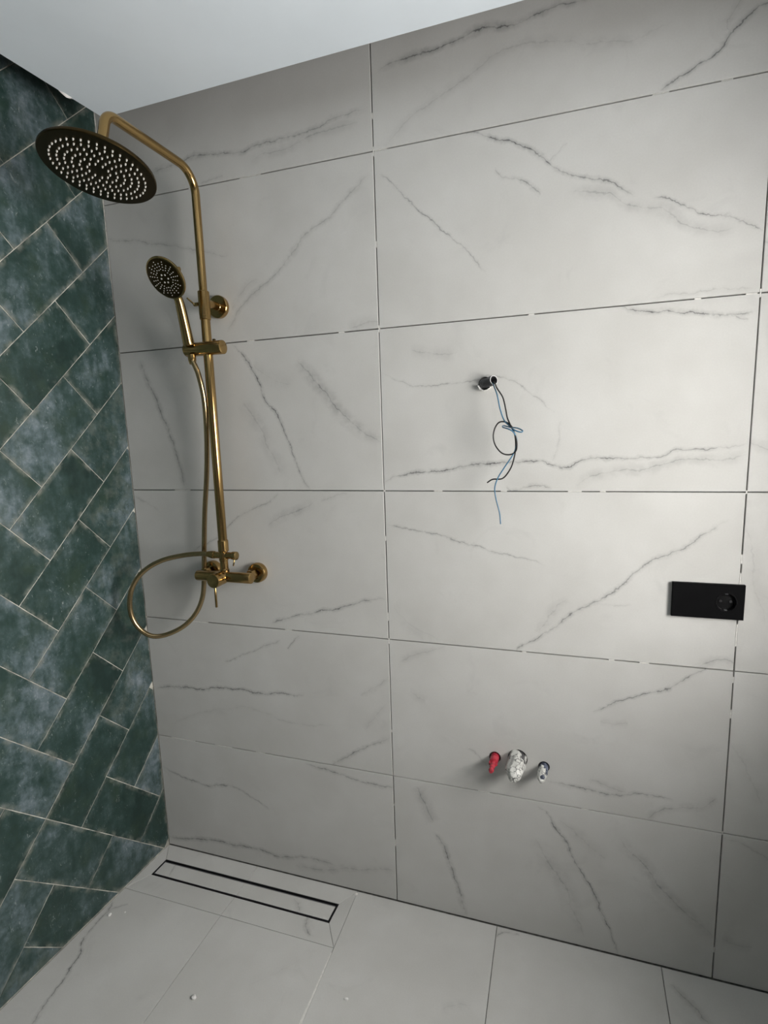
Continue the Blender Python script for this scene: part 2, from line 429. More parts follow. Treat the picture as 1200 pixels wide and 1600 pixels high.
M = dict(
    green=green(),
    grout_green=plain('pale_cement_grout', (.46,.45,.40), .9, var=.6, scale=26, spec=.2),
    mortar=plain('grey_tile_adhesive', (.16,.16,.155), .95, var=.3, scale=30, spec=.1),
    grout=plain('white_grout', (.74,.73,.70), .9, var=.12, scale=120, spec=.2),
    grout_corner=plain('beige_corner_grout', (.46,.45,.42), .9, var=.3, scale=80, spec=.2),
    grout_line=plain('light_grey_grout', (.17,.167,.157), .9, var=.4, scale=60, spec=.2),
    paint=plain('white_ceiling_paint', (.79,.855,.915), .85, var=.015, scale=8, spec=.25, bump=.02),
    plaster=plain('plain_wall_plaster', (.36,.36,.35), .9, var=.04, scale=6, spec=.2),
    chip=plain('broken_plaster', (.82,.81,.79), .9, var=.08, scale=200, spec=.2),
    brass=metal('brushed_brass', (.41,.272,.112), .18, var=.04),
    brass_dark=metal('dark_bronze_plate', (.060,.041,.017), .34),
    brass_pol=metal('polished_brass', (.37,.262,.115), .17, var=.03),
    silicone=plain('white_silicone', (.55,.54,.50), .5, var=.05),
    black=plain('matt_black_plastic', (.004,.004,.0045), .55, var=.1, spec=.06),
    black_in=plain('black_socket_plastic', (.003,.003,.0035), .32, var=.1, spec=.25),
    steel=metal('stainless_steel', (.50,.50,.53), .30),
    slot=plain('dark_drain_slot', (.012,.012,.014), .6, var=.1),
    wire_b=plain('black_wire_insulation', (.012,.011,.011), .42),
    wire_u=plain('blue_wire_insulation', (.045,.15,.25), .42),
    conduit=plain('dark_grey_conduit', (.075,.075,.078), .38),
    film=plain('clear_white_film', (.86,.85,.82), .22, var=.12, scale=90),
    red=plain('red_plug_plastic', (.42,.035,.055), .28, var=.15),
    bluegrey=plain('blue_plug_plastic', (.10,.115,.16), .30, var=.5, scale=120),
    frame=plain('white_window_frame', (.75,.75,.74), .4, var=.03),
)

# ------------------------------------------------------------------ 2D polygon helpers
def clip(poly, n, d):
    out = []
    for i, p in enumerate(poly):
        q = poly[(i+1) % len(poly)]
        a, b = p[0]*n[0]+p[1]*n[1]-d, q[0]*n[0]+q[1]*n[1]-d
        if a <= 0: out.append(p)
        if a*b < 0: out.append((p[0]+(q[0]-p[0])*a/(a-b), p[1]+(q[1]-p[1])*a/(a-b)))
    return out
def area(poly):
    return .5*sum(p[0]*q[1]-q[0]*p[1] for p, q in zip(poly, poly[1:]+poly[:1]))
def tidy(poly):
    out = []
    for p in poly:
        if not out or math.dist(p, out[-1]) > 1e-4: out.append(p)
    if len(out) > 1 and math.dist(out[0], out[-1]) < 1e-4: out.pop()
    return out
def inset(poly, g):
    """convex counter-clockwise polygon moved inwards by g"""
    P = poly
    for i in range(len(poly)):
        p, q = poly[i], poly[(i+1) % len(poly)]
        L = math.dist(p, q)
        if L < 1e-6: continue
        n = ((q[1]-p[1])/L, -(q[0]-p[0])/L)
        P = clip(P, n, n[0]*p[0]+n[1]*p[1]-g)
        if len(P) < 3: return []
    return tidy(P)

def piece(poly, put, gap=.0013, depth=.0085, cham=.0007, ring=0.0):
    """a tile: polygon in its plane; put(a, b, d) -> world point, d = depth behind the face"""
    A = inset(poly, gap)
    if len(A) < 3 or area(A) < 4e-5: return None
    B = inset(A, cham)
    if len(B) != len(A): B = A; cham = 0
    mb = MB(); n = len(A)
    vs = [put(a, b, depth) for a, b in A] + [put(a, b, cham) for a, b in A] + [put(a, b, 0) for a, b in B]
    ev = [1.0]*(3*n)
    fs = [tuple(reversed(range(n)))]
    for k in range(2):
        for i in range(n):
            j = (i+1) % n
            fs.append((k*n+i, k*n+j, (k+1)*n+j, (k+1)*n+i))
    Cc = inset(B, ring) if ring else []
    if ring and len(Cc) == n:
        vs += [put(a, b, 0) for a, b in Cc]; ev += [0.0]*n
        for i in range(n):
            j = (i+1) % n
            fs.append((2*n+i, 2*n+j, 3*n+j, 3*n+i))
        fs.append(tuple(range(3*n, 4*n)))
    else:
        if ring: ev = [.25]*(3*n)
        fs.append(tuple(range(2*n, 3*n)))
    mb.add(vs, fs, ev)
    return mb

def holed(poly, holes, depth=.0085):
    """a wall tile with drilled round holes; returns a mesh builder in (x, y, z)"""
    bm = bmesh.new(); loops = []
    for loop in [poly] + [[(cx+r*math.cos(2*math.pi*i/40), cz+r*math.sin(2*math.pi*i/40)) for i in range(40)] for cx, cz, r in holes]:
        vs = [bm.verts.new((x, 0, z)) for x, z in loop]
        es = [bm.edges.new((vs[i], vs[(i+1) % len(vs)])) for i in range(len(vs))]
        loops.append(vs)
    bmesh.ops.triangle_fill(bm, use_beauty=True, use_dissolve=False, edges=bm.edges[:], normal=(0,-1,0))
    bm.verts.index_update()
    mb = MB()
    vs = [tuple(v.co) for v in bm.verts]; n = len(vs)
    fs = []
    for f in bm.faces:
        t = tuple(v.index for v in f.verts)
        fs.append(t if f.normal.y < 0 else tuple(reversed(t)))
    vs += [(x, depth, zz) for x, y, zz in vs[:n]]
    for li, L in enumerate(loops):
        for i in range(len(L)):
            a, b = L[i].index, L[(i+1) % len(L)].index
            fs.append((a, a+n, b+n, b) if li == 0 else (a, b, b+n, a+n))
    mb.add(vs, fs)
    bm.free()
    return mb

# ------------------------------------------------------------------ marble wall (back)
mb = MB(); mb.box((XL-.12, .0085, -.06), (XR+.3, .12, ZT))
wall_back = obj('wall_back', mb, M['mortar'], smooth=None)
tag(wall_back, 'pale grey marble-look tiled wall behind the brass shower', kind='structure')
HOLES = {'M1': [(.2790, .4905, .0150), (.3365, .4965, .0245), (.4010, .4850, .0140)], 'M3': [(.2570, 1.4215, .0150)]}
for ci, cn in enumerate('LMR'):
    for r in range(6):
        key = cn + str(r)
        x0, x1, z0, z1 = COLS[ci], COLS[ci+1], ROWS[r], ROWS[r+1]
        if r == 0: z0 = .0006
        if ci == 0: x0 = XL + .0005
        rect = [(x0, z0), (x1, z0), (x1, z1), (x0, z1)]
        mat = marble('marble_tile_' + key.lower(), WALL_VEINS.get(key, []))
        if key in HOLES: t = holed(inset(rect, .0013), HOLES[key])
        else: t = piece(rect, lambda a, b, d: (a, d, b))
        obj('tile', t, mat, wall_back, (COLS[ci], 0, ROWS[r]), smooth=None)
# crumbs of white grout left in the open joints
mb = MB()
rg = random.Random(3)
def bit(x, zz, L, vert, y=-.0002):
    w = .0011
    if vert: mb.box((x-w, y, zz-L/2), (x+w, .008, zz+L/2))
    else: mb.box((x-L/2, y, zz-w), (x+L/2, .008, zz+w))
for zz, L in ((2.03,.012),(1.956,.02),(1.755,.014),(1.564,.016),(1.172,.004),(1.05,.012),(.842,.022),(.775,.014),(.183,.02),(.30,.005),(.52,.007)): bit(0, zz, L, True)
for zz, L in ((1.564,.016),(1.172,.007),(1.03,.02),(.985,.03),(.93,.05),(.862,.05),(.76,.014),(.68,.02),(.08,.014),(.388,.008)): bit(.8, zz, L, True)
for x, L in ((.018,.03),(.605,.03),(.72,.02),(-.33,.06),(-.50,.03)): bit(x, ROWS[5], L, False, .002)
for x, L in ((.36,.012),(.69,.012),(.785,.02),(-.36,.02),(-.10,.014)): bit(x, ROWS[4], L, False, .001)
for x, L in ((.30,.014),(.46,.03),(.52,.012),(.14,.02),(-.62,.05)): bit(x, ROWS[3], L, False, .002)
for x, L in ((.35,.01),(.55,.012),(.62,.02),(-.60,.06),(-.30,.02)): bit(x, ROWS[2], L, False, .001)
for x, L in ((.25,.03),(.50,.016),(-.70,.09),(-.55,.06),(-.42,.03)): bit(x, ROWS[1], L, False, .001)
obj('grout_residue', mb, M['grout'], wall_back, smooth=None, kind='stuff', label='white grout crumbs left in the open tile joints')

# ------------------------------------------------------------------ green herringbone wall (left)
mb = MB(); mb.box((XL-.12, YB-.1, -.06), (XL-.0013, .0085, ZT))
wall_left = obj('wall_left', mb, M['grout_green'], smooth=None)
tag(wall_left, 'dark green slate-look wall tiled in a diagonal herringbone', kind='structure')
GU, GW, GO = (0.09400, 0.09195), (-0.09165, 0.09300), (-0.19520, 0.92690)
def yz(u, w): return (GO[0]+u*GU[0]+w*GW[0], GO[1]+u*GU[1]+w*GW[1])
cells, rects = {}, []
def claim(u0, u1, w0, w1):
    free = [(u, w) for u in range(u0, u1) for w in range(w0, w1) if (u, w) not in cells]
    if not free: return
    us = [c[0] for c in free]; ws = [c[1] for c in free]
    rects.append((min(us), max(us)+1, min(ws), max(ws)+1))
    for c in free: cells[c] = len(rects)
for k in range(-3, 9): claim(k-1, k+1, k, k+1); claim(k+1, k+3, k, k+1)       # the two courses running to the corner
for r in ((-4,-3,-5,-3),(-3,-1,-4,-3),(-3,-1,-5,-4),(-4,-2,-6,-5),(-5,-4,-4,-2),(-5,-4,-6,-4),(-6,-5,-5,-3),(-7,-5,-3,-2),(-6,-4,-2,-1),(-8,-6,-4,-3)): claim(*r)
for q in range(0, 6):                                                          # regular herringbone further out
    for k in range(-24, 26):
        claim(k-2-4*q, k-1-4*q, k, k+2)
        claim(k-4-4*q, k-2-4*q, k+1, k+2)
for u0, u1, w0, w1 in rects:
    P = [yz(u0, w0), yz(u1, w0), yz(u1, w1), yz(u0, w1)]
    for n, d in (((1,0), .0006), ((-1,0), -YB), ((0,-1), -.0015), ((0,1), ZT)):
        P = clip(P, n, d)
        if len(P) < 3: break
    P = tidy(P)
    if len(P) < 3 or abs(area(P)) < 6e-5: continue
    if area(P) < 0: P.reverse()
    dz = rg.uniform(-.0004, .0003)
    ty, tz = rg.uniform(-.004, .004), rg.uniform(-.004, .004)
    c = (sum(p[0] for p in P)/len(P), sum(p[1] for p in P)/len(P))
    t = piece(P, lambda a, b, d: (XL + dz + (a-c[0])*ty + (b-c[1])*tz - d*1.0, a, b), gap=.0010, depth=.0028, cham=.0004, ring=.012)
    if t: obj('tile', t, M['green'], wall_left, (XL, c[0], c[1]), smooth=None, edge=True)

# pale bead of grout in the upper corner between the two walls
mb = MB()
mb.add([(XL+.0002,-.0001,1.70),(XL+.0008,-.0001,1.70),(XL+.0002,-.0010,1.70),(XL+.0002,-.0001,ZT),(XL+.0030,-.0001,ZT),(XL+.0002,-.0034,ZT)],
       [(0,2,1),(3,4,5),(1,2,5,4),(0,1,4,3),(0,3,5,2)])
tag(obj('trim_1', mb, M['grout_corner'], smooth=None), 'pale grout bead in the upper wall corner', kind='structure')

# ------------------------------------------------------------------ floor
mb = MB()
DX0, DX1, DY0, DY1, DZ = -.7590, -.1560, -.1200, -.0560, -.0022
FB = -.0034                                                     # bed under the tiles, open where the drain channel sits
for a, b_ in (((XL-.12, YB-.1), (XR+.3, DY0)), ((XL-.12, DY1), (XR+.3, .0085)), ((XL-.12, DY0), (DX0, DY1)), ((DX1, DY0), (XR+.3, DY1))):
    mb.box((*a, -.08), (*b_, FB))
mb.box((DX0, DY0, -.08), (DX1, DY1, -.034))
floor = obj('floor', mb, M['grout_line'], smooth=None)
tag(floor, 'pale grey marble-look tiled floor around the drain', kind='structure')
def jx(x0, sl): return lambda y: x0 + sl*y
J = [lambda y: XL+.001, jx(-.4635, -.0345), jx(-.1215, -.0600), jx(.2845, -.0480), jx(.6878, -.0150), lambda y: XR]
KY = -.1865                                                     # joint in front of the drain
def floor_tile(key, poly, z=lambda a, b: 0., gap=.0008):
    t = piece(poly, lambda a, b, d: (a, b, min(0, z(a, b)) - d), gap=gap, depth=.0030, cham=.0004)
    if t: obj('tile', t, marble('marble_floor_' + key.lower(), FLOOR_VEINS.get(key, []), True), floor, (0, 0, 0), smooth=None)
y0, y1 = -.80, -.0018
for i, key in enumerate('ABCDE'):
    top = KY if i < 2 else y1
    floor_tile(key, [(J[i](y0), y0), (J[i+1](y0), y0), (J[i+1](top), top), (J[i](top), top)])
    floor_tile(key + 'f', [(J[i](-1.6), -1.6), (J[i+1](-1.6), -1.6), (J[i+1](y0), y0), (J[i](y0), y0)])
    floor_tile(key + 'g', [(J[i](YB), YB), (J[i+1](YB), YB), (J[i+1](-1.6), -1.6), (J[i](-1.6), -1.6)])
# four sloping cuts around the drain
OX0, OY0, OY1 = XL+.001, KY, y1
def slope(a, b):
    f = min(max(0, (a-OX0)/(DX0-OX0)), max(0, (J[2](b)-a)/(J[2](b)-DX1)), max(0, (b-OY0)/(DY0-OY0)), max(0, (OY1-b)/(OY1-DY1)))
    return DZ*min(1, f)
mx = -.458
floor_tile('N0', [(OX0, OY0), (mx, OY0), (mx, DY0), (DX0, DY0)], slope, .0006)
floor_tile('N1', [(mx, OY0), (J[2](OY0), OY0), (DX1, DY0), (mx, DY0)], slope, .0006)
floor_tile('N2', [(OX0, OY0), (DX0, DY0), (DX0, DY1), (OX0, OY1)], slope, .0004)
floor_tile('N3', [(DX0, DY1), (mx, DY1), (mx, OY1), (OX0, OY1)], slope, .0004)
floor_tile('N4', [(mx, DY1), (DX1, DY1), (J[2](OY1), OY1), (mx, OY1)], slope, .0004)
floor_tile('N5', [(J[2](OY0), OY0), (J[2](OY1), OY1), (DX1, DY1), (DX1, DY0)], slope, .0004)
# white grout smeared into the joint to the right of the drain
mb = MB()
pts = [(J[2](y), y) for y in np.linspace(-.20, -.80, 25)]
L = [(x-.0020-.0036*min(1, -(y+.2)/.2)*rg.uniform(.7,1.2), y, .0005) for x, y in pts]; Rr = [(x+.0004, y, .0002) for x, y in pts]
Lb = [(x, y, -.003) for x, y, q in L]; Rb = [(x, y, -.003) for x, y, q in Rr]
n = len(pts)
mb.add(L+Rr+Lb+Rb, [(i, i+n, i+1+n, i+1) for i in range(n-1)] + [(i, i+1, i+1+2*n, i+2*n) for i in range(n-1)] + [(i+n, i+3*n, i+1+3*n, i+1+n) for i in range(n-1)])
mb.lathe((-.122, -.012, -.004), (0,0,1), [(.006,0),(.0055,.0045),(.003,.0056),(0,.006)], 10)
obj('grout_strip', mb, M['grout'], floor, smooth=None, label='white grout in the joint right of the drain')

# ------------------------------------------------------------------ ceiling: a dropped panel with an open gap along both walls, slab above
CZ = 2.100
c0, cx1, cl = (-.6671, -.1037), (.3537, -.1173), (-.6786, -.3477)
sx = (cx1[1]-c0[1])/(cx1[0]-c0[0]); sl = (cl[0]-c0[0])/(cl[1]-c0[1])
poly = [c0, (c0[0]+sl*(YB-c0[1]), YB), (XR, YB), (XR, c0[1]+sx*(XR-c0[0]))]
mb = MB()
mb.add([(x, y, CZ) for x, y in poly] + [(x, y, CZ+.07) for x, y in poly],
       [(3,2,1,0), (4,5,6,7), (0,1,5,4), (1,2,6,5), (2,3,7,6), (3,0,4,7)])
ceiling = obj('ceiling', mb, M['paint'], smooth=None)
tag(ceiling, 'smooth white dropped ceiling panel above the shower', kind='structure')
mb = MB(); mb.box((XL-.12, YB-.1, ZT), (XR+.3, .12, ZT+.1))
obj('upper_slab', mb, M['plaster'], ceiling, smooth=None, label='dark slab above the gap')
# broken bit of plaster on the panel's left edge
def lump(c, r, seed, sub=2, flat=1.0):
    bm = bmesh.new(); bmesh.ops.create_icosphere(bm, subdivisions=sub, radius=1)
    q = random.Random(seed)
    sc = [q.uniform(.75, 1.25) for _ in range(3)]
    m_ = MB()
    bm.verts.index_update()
    m_.add([(c[0]+v.co.x*r[0]*q.uniform(.75,1.15), c[1]+v.co.y*r[1]*q.uniform(.75,1.15), c[2]+v.co.z*r[2]*q.uniform(.75,1.15)) for v in bm.verts],
           [tuple(v.index for v in f.verts) for f in bm.faces])
    bm.free()
    return m_
ex = lambda y: c0[0]+sl*(y-c0[1])
obj('plaster_chip', lump((ex(-.200)-.001, -.200, CZ+.003), (.006, .020, .0070), 5), M['chip'], ceiling, (ex(-.200), -.200, CZ), smooth=None, label='chipped white plaster on the panel edge')

# ------------------------------------------------------------------ the rest of the room, behind and beside the camera
wy0, wy1, wz0, wz1 = WIN
mb = MB()
xo = XR + WALL_T
mb.box((XR, YB-.1, -.06), (xo, wy0, ZT)); mb.box((XR, wy1, -.06), (xo, .0085, ZT))
mb.box((XR, wy0, -.06), (xo, wy1, wz0)); mb.box((XR, wy0, wz1), (xo, wy1, ZT))
tag(obj('wall_right', mb, M['plaster'], smooth=None), 'plain plastered wall with the daylight window', kind='structure')
mb = MB(); mb.box((XL-.12, YB-.1, -.06), (XR, YB, ZT))
tag(obj('wall_front', mb, M['plaster'], smooth=None), 'plain plastered wall behind the camera', kind='structure')
mb = MB(); fx = xo - .03
FT = .012
for a, b in (((fx, wy0, wz0), (xo, wy0+FT, wz1)), ((fx, wy1-FT, wz0), (xo, wy1, wz1)),
             ((fx, wy0+FT, wz0), (xo, wy1-FT, wz0+FT)), ((fx, wy0+FT, wz1-FT), (xo, wy1-FT, wz1))): mb.box(a, b)
win = obj('window_1', mb, M['frame'], smooth=None)
tag(win, 'slim white framed window in the right wall', kind='structure')
gm = NT('window_glass')
tr = gm.node('ShaderNodeBsdfTransparent'); gl = gm.node('ShaderNodeBsdfGlossy'); gl.inputs['Roughness'].default_value = .02
ms = gm.node('ShaderNodeMixShader')
ms.inputs[0].default_value = .03
gm.l.new(tr.outputs[0], ms.inputs[1]); gm.l.new(gl.outputs[0], ms.inputs[2])
gm.l.new(ms.outputs[0], gm.n['Material Output'].inputs['Surface'])
mb = MB(); mb.box((fx+.010, wy0+FT, wz0+FT), (fx+.016, wy1-FT, wz1-FT)); obj('pane', mb, gm.m, win, smooth=None)

# ------------------------------------------------------------------ shower column
PX, PY = -.445, -.064
col = thing('shower_column', (PX, 0, .94), 'brushed brass shower column with round rain head, riser pipe and mixer', 'shower')
BR, BD, BP = M['brass'], M['brass_dark'], M['brass_pol']
# mixer
MZ, MY = .943, -.070
mb = MB(); mb.cyl((-.5315, MY, MZ), (-.3585, MY, MZ), .0146, 36, .002)
body = obj('mixer_body', mb, BR, col)
for fxp in (-.529, -.381):
    mb = MB()
    mb.lathe((fxp, -.0002, MZ), (0,-1,0), [(.0275,0),(.0278,.001),(.0278,.0135),(.0262,.0165),(.0235,.0178),(.016,.0180),(.0155,.012)], 40)
    obj('wall_flange', mb, BR, col)
    mb = MB()
    mb.lathe((fxp, -.012, MZ), (0,-1,0), [(.0105,0),(.0105,.018),(.0105,.05)], 24)
    cp = obj('connector', mb, BR, col)
    mb = MB(); mb.lathe((fxp, -.028, MZ), (0,-1,0), [(.0135,0),(.0152,.0018),(.0152,.0165),(.0135,.0185)], 6)
    obj('nut', mb, BR, cp, smooth=20)
KX = -.4475
kd = Vector((.0, -1, -.03)).normalized()
kp = Vector((KX, MY+.006, MZ))
mb = MB(); mb.lathe(kp, kd, [(.0170,0),(.0185,.002),(.0185,.0265),(.0178,.0275),(.0178,.0290),(.0192,.0300),(.0192,.0500),(.0185,.0515),(.0172,.0520),(0,.0521)], 40)
knob = obj('control_knob', mb, BR, col)
lp = kp + kd*.044
mb = MB(); mb.cyl(lp + Vector((0,0,-.014)), lp + Vector((.001,-.002,-.073)), .0032, 16)
obj('lever', mb, BR, knob)
# neck, diverter
mb = MB()
mb.lathe((PX, PY-.002, MZ+.008), (0,0,1), [(.0125,0),(.0125,.012),(.0108,.014),(.0108,.036),(.0122,.037),(.0122,.042),(.0100,.043),(.0100,.075)], 32)
obj('neck', mb, BR, col)
DVZ = 1.0015
mb = MB(); mb.cyl((-.474, PY, DVZ), (-.414, PY, DVZ), .0092, 28)
dv = obj('diverter', mb, BR, col)
mb = MB(); mb.cyl((-.4175, PY, DVZ), (-.4045, PY, DVZ), .0114, 32); obj('diverter_knob', mb, BP, dv)
mb = MB(); mb.cyl((-.411, PY-.002, DVZ-.009), (-.413, PY-.006, DVZ-.027), .0021, 12); obj('diverter_pin', mb, BP, dv)
# riser
mb = MB(); mb.lathe((PX, PY, 1.012), (0,0,1), [(.0125,0),(.0140,.002),(.0140,.030),(.0125,.032)], 32); obj('collar', mb, BR, col)
mb = MB(); mb.cyl((PX, PY, 1.03), (PX, PY, 1.63), .0118, 32); obj('riser_pipe', mb, BR, col)
mb = MB(); mb.lathe((PX, PY, 1.612), (0,0,1), [(.0125,0),(.0138,.001),(.0138,.010),(.0142,.0105),(.0142,.0675),(.0130,.069),(.0102,.0695)], 32)
sleeve = obj('sleeve', mb, BR, col)
mb = MB(); mb.lathe((PX, -.0002, 1.6555), (0,-1,0), [(.0285,0),(.0288,.001),(.0288,.0105),(.0275,.012),(.0110,.0122),(.0100,.0135),(.0100,.058)], 40)
obj('wall_bracket', mb, BR, col)
mb = MB(); mb.cyl((PX-.010, PY, 1.652), (PX-.031, PY, 1.652), .0048, 16)
st = obj('clamp_stud', mb, BR, sleeve)
mb = MB(); mb.cyl((PX-.028, PY-.003, 1.652), (PX-.040, PY-.014, 1.6665), .0022, 12); obj('clamp_pin', mb, BP, sleeve)
# arm
path = [(PX, PY, 1.675), (PX, PY, 1.80), (PX, PY, 1.905)]
rb = .052
for a in range(0, 91, 9):
    q = math.radians(a); path.append((PX, PY-rb+rb*math.cos(q), 1.905+rb*math.sin(q)))
path.append((PX, -.20, 1.957))
rc, ye = .030, -.3025
hd = Vector((-.0371, -.2232, -.9741)).normalized()
for a in range(0, 78, 7):
    q = math.radians(a); path.append((PX, ye-rc*math.sin(q), 1.957-rc+rc*math.cos(q)))
HC = Vector((PX, -.358, 1.838))
path.append(tuple(HC - hd*.050))
mb = MB(); mb.tube(path, .0100, 28)
obj('shower_arm', mb, BR, col)
# rain head: face at HC looking along hd
mb = MB(); mb.lathe(HC - hd*.0545, hd, [(.0125,0),(.0140,.0015),(.0140,.018),(.0125,.020),(.0120,.024),(.0170,.028),(.0200,.034)], 28); hn = obj('head_joint', mb, BR, col)
RH = .1045
mb = MB(); mb.lathe(HC - hd*.024, hd, [(.0160,0),(.0230,.003),(.0300,.008),(.060,.0125),(.096,.0150),(RH-.001,.0170),(RH,.0190),(RH,.0225),(RH-.0012,.024),(RH-.004,.0241),(0,.0241)], 72)
rain = obj('rain_head', mb, BD, col, label='dark bronze rain head with rings of white nozzles')
t_ = hd.cross(Vector((1,0,0))).normalized(); s_ = hd.cross(t_)
mb = MB()
for fr_, cnt, ph in ((.19,10,.1),(.315,16,.0),(.44,22,.2),(.56,28,.05),(.68,34,.15),(.80,40,.0)):
    for i in range(cnt):
        q = 2*math.pi*i/cnt + ph
        c = HC + hd*.0000 + (t_*math.cos(q) + s_*math.sin(q))*RH*fr_
        mb.lathe(c, hd, [(.0019,0),(.0017,.0022),(.0011,.0040),(0,.0042)], 8)
obj('nozzles', mb, M['silicone'], rain, kind='stuff', smooth=50)
# slider
SZ, SY = 1.5415, -.068
mb = MB(); mb.cyl((-.507, SY, SZ), (-.395, SY, SZ), .0172, 36, .0016)
sld = obj('slider_bracket', mb, BR, col)
mb = MB(); mb.cyl((-.424, SY+.004, SZ+.015), (-.424, SY+.004, SZ+.0225), .0042, 14); obj('slider_button', mb, BD, sld)

# ------------------------------------------------------------------ hand shower
hc = Vector((-.4745, -.162, 1.690)); hn_ = Vector((-.07, -.80, -.60)).normalized()
base = Vector((-.4865, -.083, 1.5555))
dd = base - hc; dd = (dd - hn_*dd.dot(hn_)).normalized()
hand = thing('hand_shower', base, 'round brass hand shower clipped into the slider on the riser', 'hand shower')
mb = MB(); mb.lathe(hc - hn_*.020, hn_, [(0,-.0005),(.018,0),(.034,.003),(.044,.008),(.0490,.0135),(.0502,.017),(.0496,.0195),(.0470,.0203),(0,.0204)], 56)
hh = obj('spray_head', mb, BP, hand)
mb = MB(); mb.lathe(hc + hn_*.0002, hn_, [(.0465,0),(.0465,.0010),(.0450,.0016),(0,.0018)], 56)
fp = obj('face_plate', mb, BD, hand)
ta = dd; tb = hn_.cross(ta)
mb = MB()
for i in range(22):
    q = 2*math.pi*i/22
    for fr_ in ((.50,.64,.78) if i % 2 else (.46,.62,.76,.89)):
        c = hc + hn_*.0016 + (ta*math.cos(q) + tb*math.sin(q))*.0445*fr_
        mb.lathe(c, hn_, [(.00125,0),(.0011,.0012),(0,.0015)], 6)
for i in range(6):
    q = 2*math.pi*(i+.5)/6
    c = hc + hn_*.0016 + (ta*math.cos(q) + tb*math.sin(q))*.0445*.22
    mb.lathe(c, hn_, [(.0022,0),(.0019,.0014),(0,.0018)], 8)
obj('nozzles', mb, M['silicone'], fp, kind='stuff', smooth=50)
sd = tb if (tb.x > 0) else -tb
mp = hc + (sd*.93 - ta*.36).normalized()*.0475 - hn_*.008
mb = MB(); mb.lathe(mp - sd*.003, sd, [(.0055,0),(.0055,.0030),(.0040,.0040),(0,.0042)], 16)  # added nub standing in for a highlight on the head's rim
obj('rim_highlight', mb, BP, hand)
h0 = hc + dd*.043 - hn_*.012
hp = spline([h0, h0 + dd*.020 + hn_*.001, (h0 + dd*.02)*.5 + base*.5, base + (base-h0).normalized()*(-.006), base + Vector((0,.001,-.004))], 6)
rr = [np.interp(i/(len(hp)-1), [0,.12,.3,.7,.95,1], [.0098,.0102,.0115,.0138,.0148,.0135]) for i in range(len(hp))]
mb = MB(); mb.tube(hp, [float(q) for q in rr], 24)
obj('handle', mb, BP, hand)

# ------------------------------------------------------------------ hose
HOSE = [(-.4845,-.078,1.523),(-.4815,-.080,1.512),(-.4674,-.080,1.4775),(-.4623,-.072,1.4136),(-.4724,-.060,1.3238),(-.4901,-.050,1.2219),(-.5146,-.040,1.1156),(-.5314,-.035,1.0059),(-.5397,-.035,.9222),(-.5478,-.040,.8668),(-.5686,-.050,.8210),(-.5998,-.070,.7871),(-.6518,-.090,.7648),(-.6846,-.110,.7709),(-.7110,-.125,.8059),(-.7203,-.130,.8535),(-.7114,-.125,.9080),(-.6797,-.115,.9530),(-.6283,-.100,.9846),(-.5686,-.080,.9991),(-.5137,-.068,1.0040),(-.4900,-.064,1.0018)]
hose = thing('shower_hose', (-.60, 0, .76), 'brass shower hose hanging in a loop below the mixer', 'hose')
hpth = spline(HOSE, 10)
mb = MB(); mb.tube(hpth, .0068, 16); obj('hose_tube', mb, metal('hose_brass', (.40,.30,.165), .24, (1,1,1), .04), hose, smooth=60)
mb = MB(); mb.lathe((-.474, PY, DVZ), (-1,0,0.05), [(.0098,0),(.0105,.0015),(.0105,.010),(.0085,.020),(.0078,.024)], 24); obj('hose_nut', mb, BR, hose)
mb = MB(); mb.lathe((-.485, -.0772, 1.5245), (.10,-.08,-1), [(.0102,-.002),(.0102,.010),(.0085,.018),(.0075,.021)], 24); obj('hose_nut', mb, BR, hose)

# ------------------------------------------------------------------ conduit stub with two wires
cx_, cz_ = .2570, 1.4215
cdt = thing('conduit_stub', (cx_, 0, cz_), 'grey ribbed conduit stub poking through the marble wall with wires', 'conduit')
ca = Vector((.72, -.70, .12)).normalized(); cp0 = Vector((cx_-.006, .006, cz_-.001))
prof = []
h = 0
while h < .040:
    prof += [(.0100,h),(.0112,h+.001),(.0112,h+.0028),(.0100,h+.0038)]; h += .0050
prof += [(.0100,.0405),(.0104,.0410),(.0104,.0420),(.0086,.0422),(.0084,.020),(0,.0199)]
mb = MB(); mb.lathe(cp0, ca, prof, 28); obj('conduit', mb, M['conduit'], cdt, smooth=30)
mb = MB(); mb.lathe(cp0 + ca*.0415, ca, [(.0095,0),(.0105,0),(.0106,.0005),(.0101,.0009),(.0095,.0006),(.0095,0)], 28, False); obj('rim', mb, M['frame'], cdt)
# crumpled clear sleeve around the lower half
mb = MB(); q = random.Random(11); vs, fs = [], []
for k in range(6):
    for i in range(13):
        a = math.radians(-165 + i*150/12)
        r = .0143 + .0006*k + q.uniform(-.0012, .0012)
        c = Vector((cx_, .004 - .0032*k, cz_))
        vs.append((c.x + r*math.cos(a), c.y, c.z + r*math.sin(a)))
for k in range(5):
    for i in range(12): fs.append((k*13+i, k*13+i+1, (k+1)*13+i+1, (k+1)*13+i))
mb.add(vs, fs)
fo = obj('plastic_sleeve', mb, M['film'], cdt, smooth=60)
so = fo.modifiers.new('thickness', 'SOLIDIFY'); so.thickness = .0008

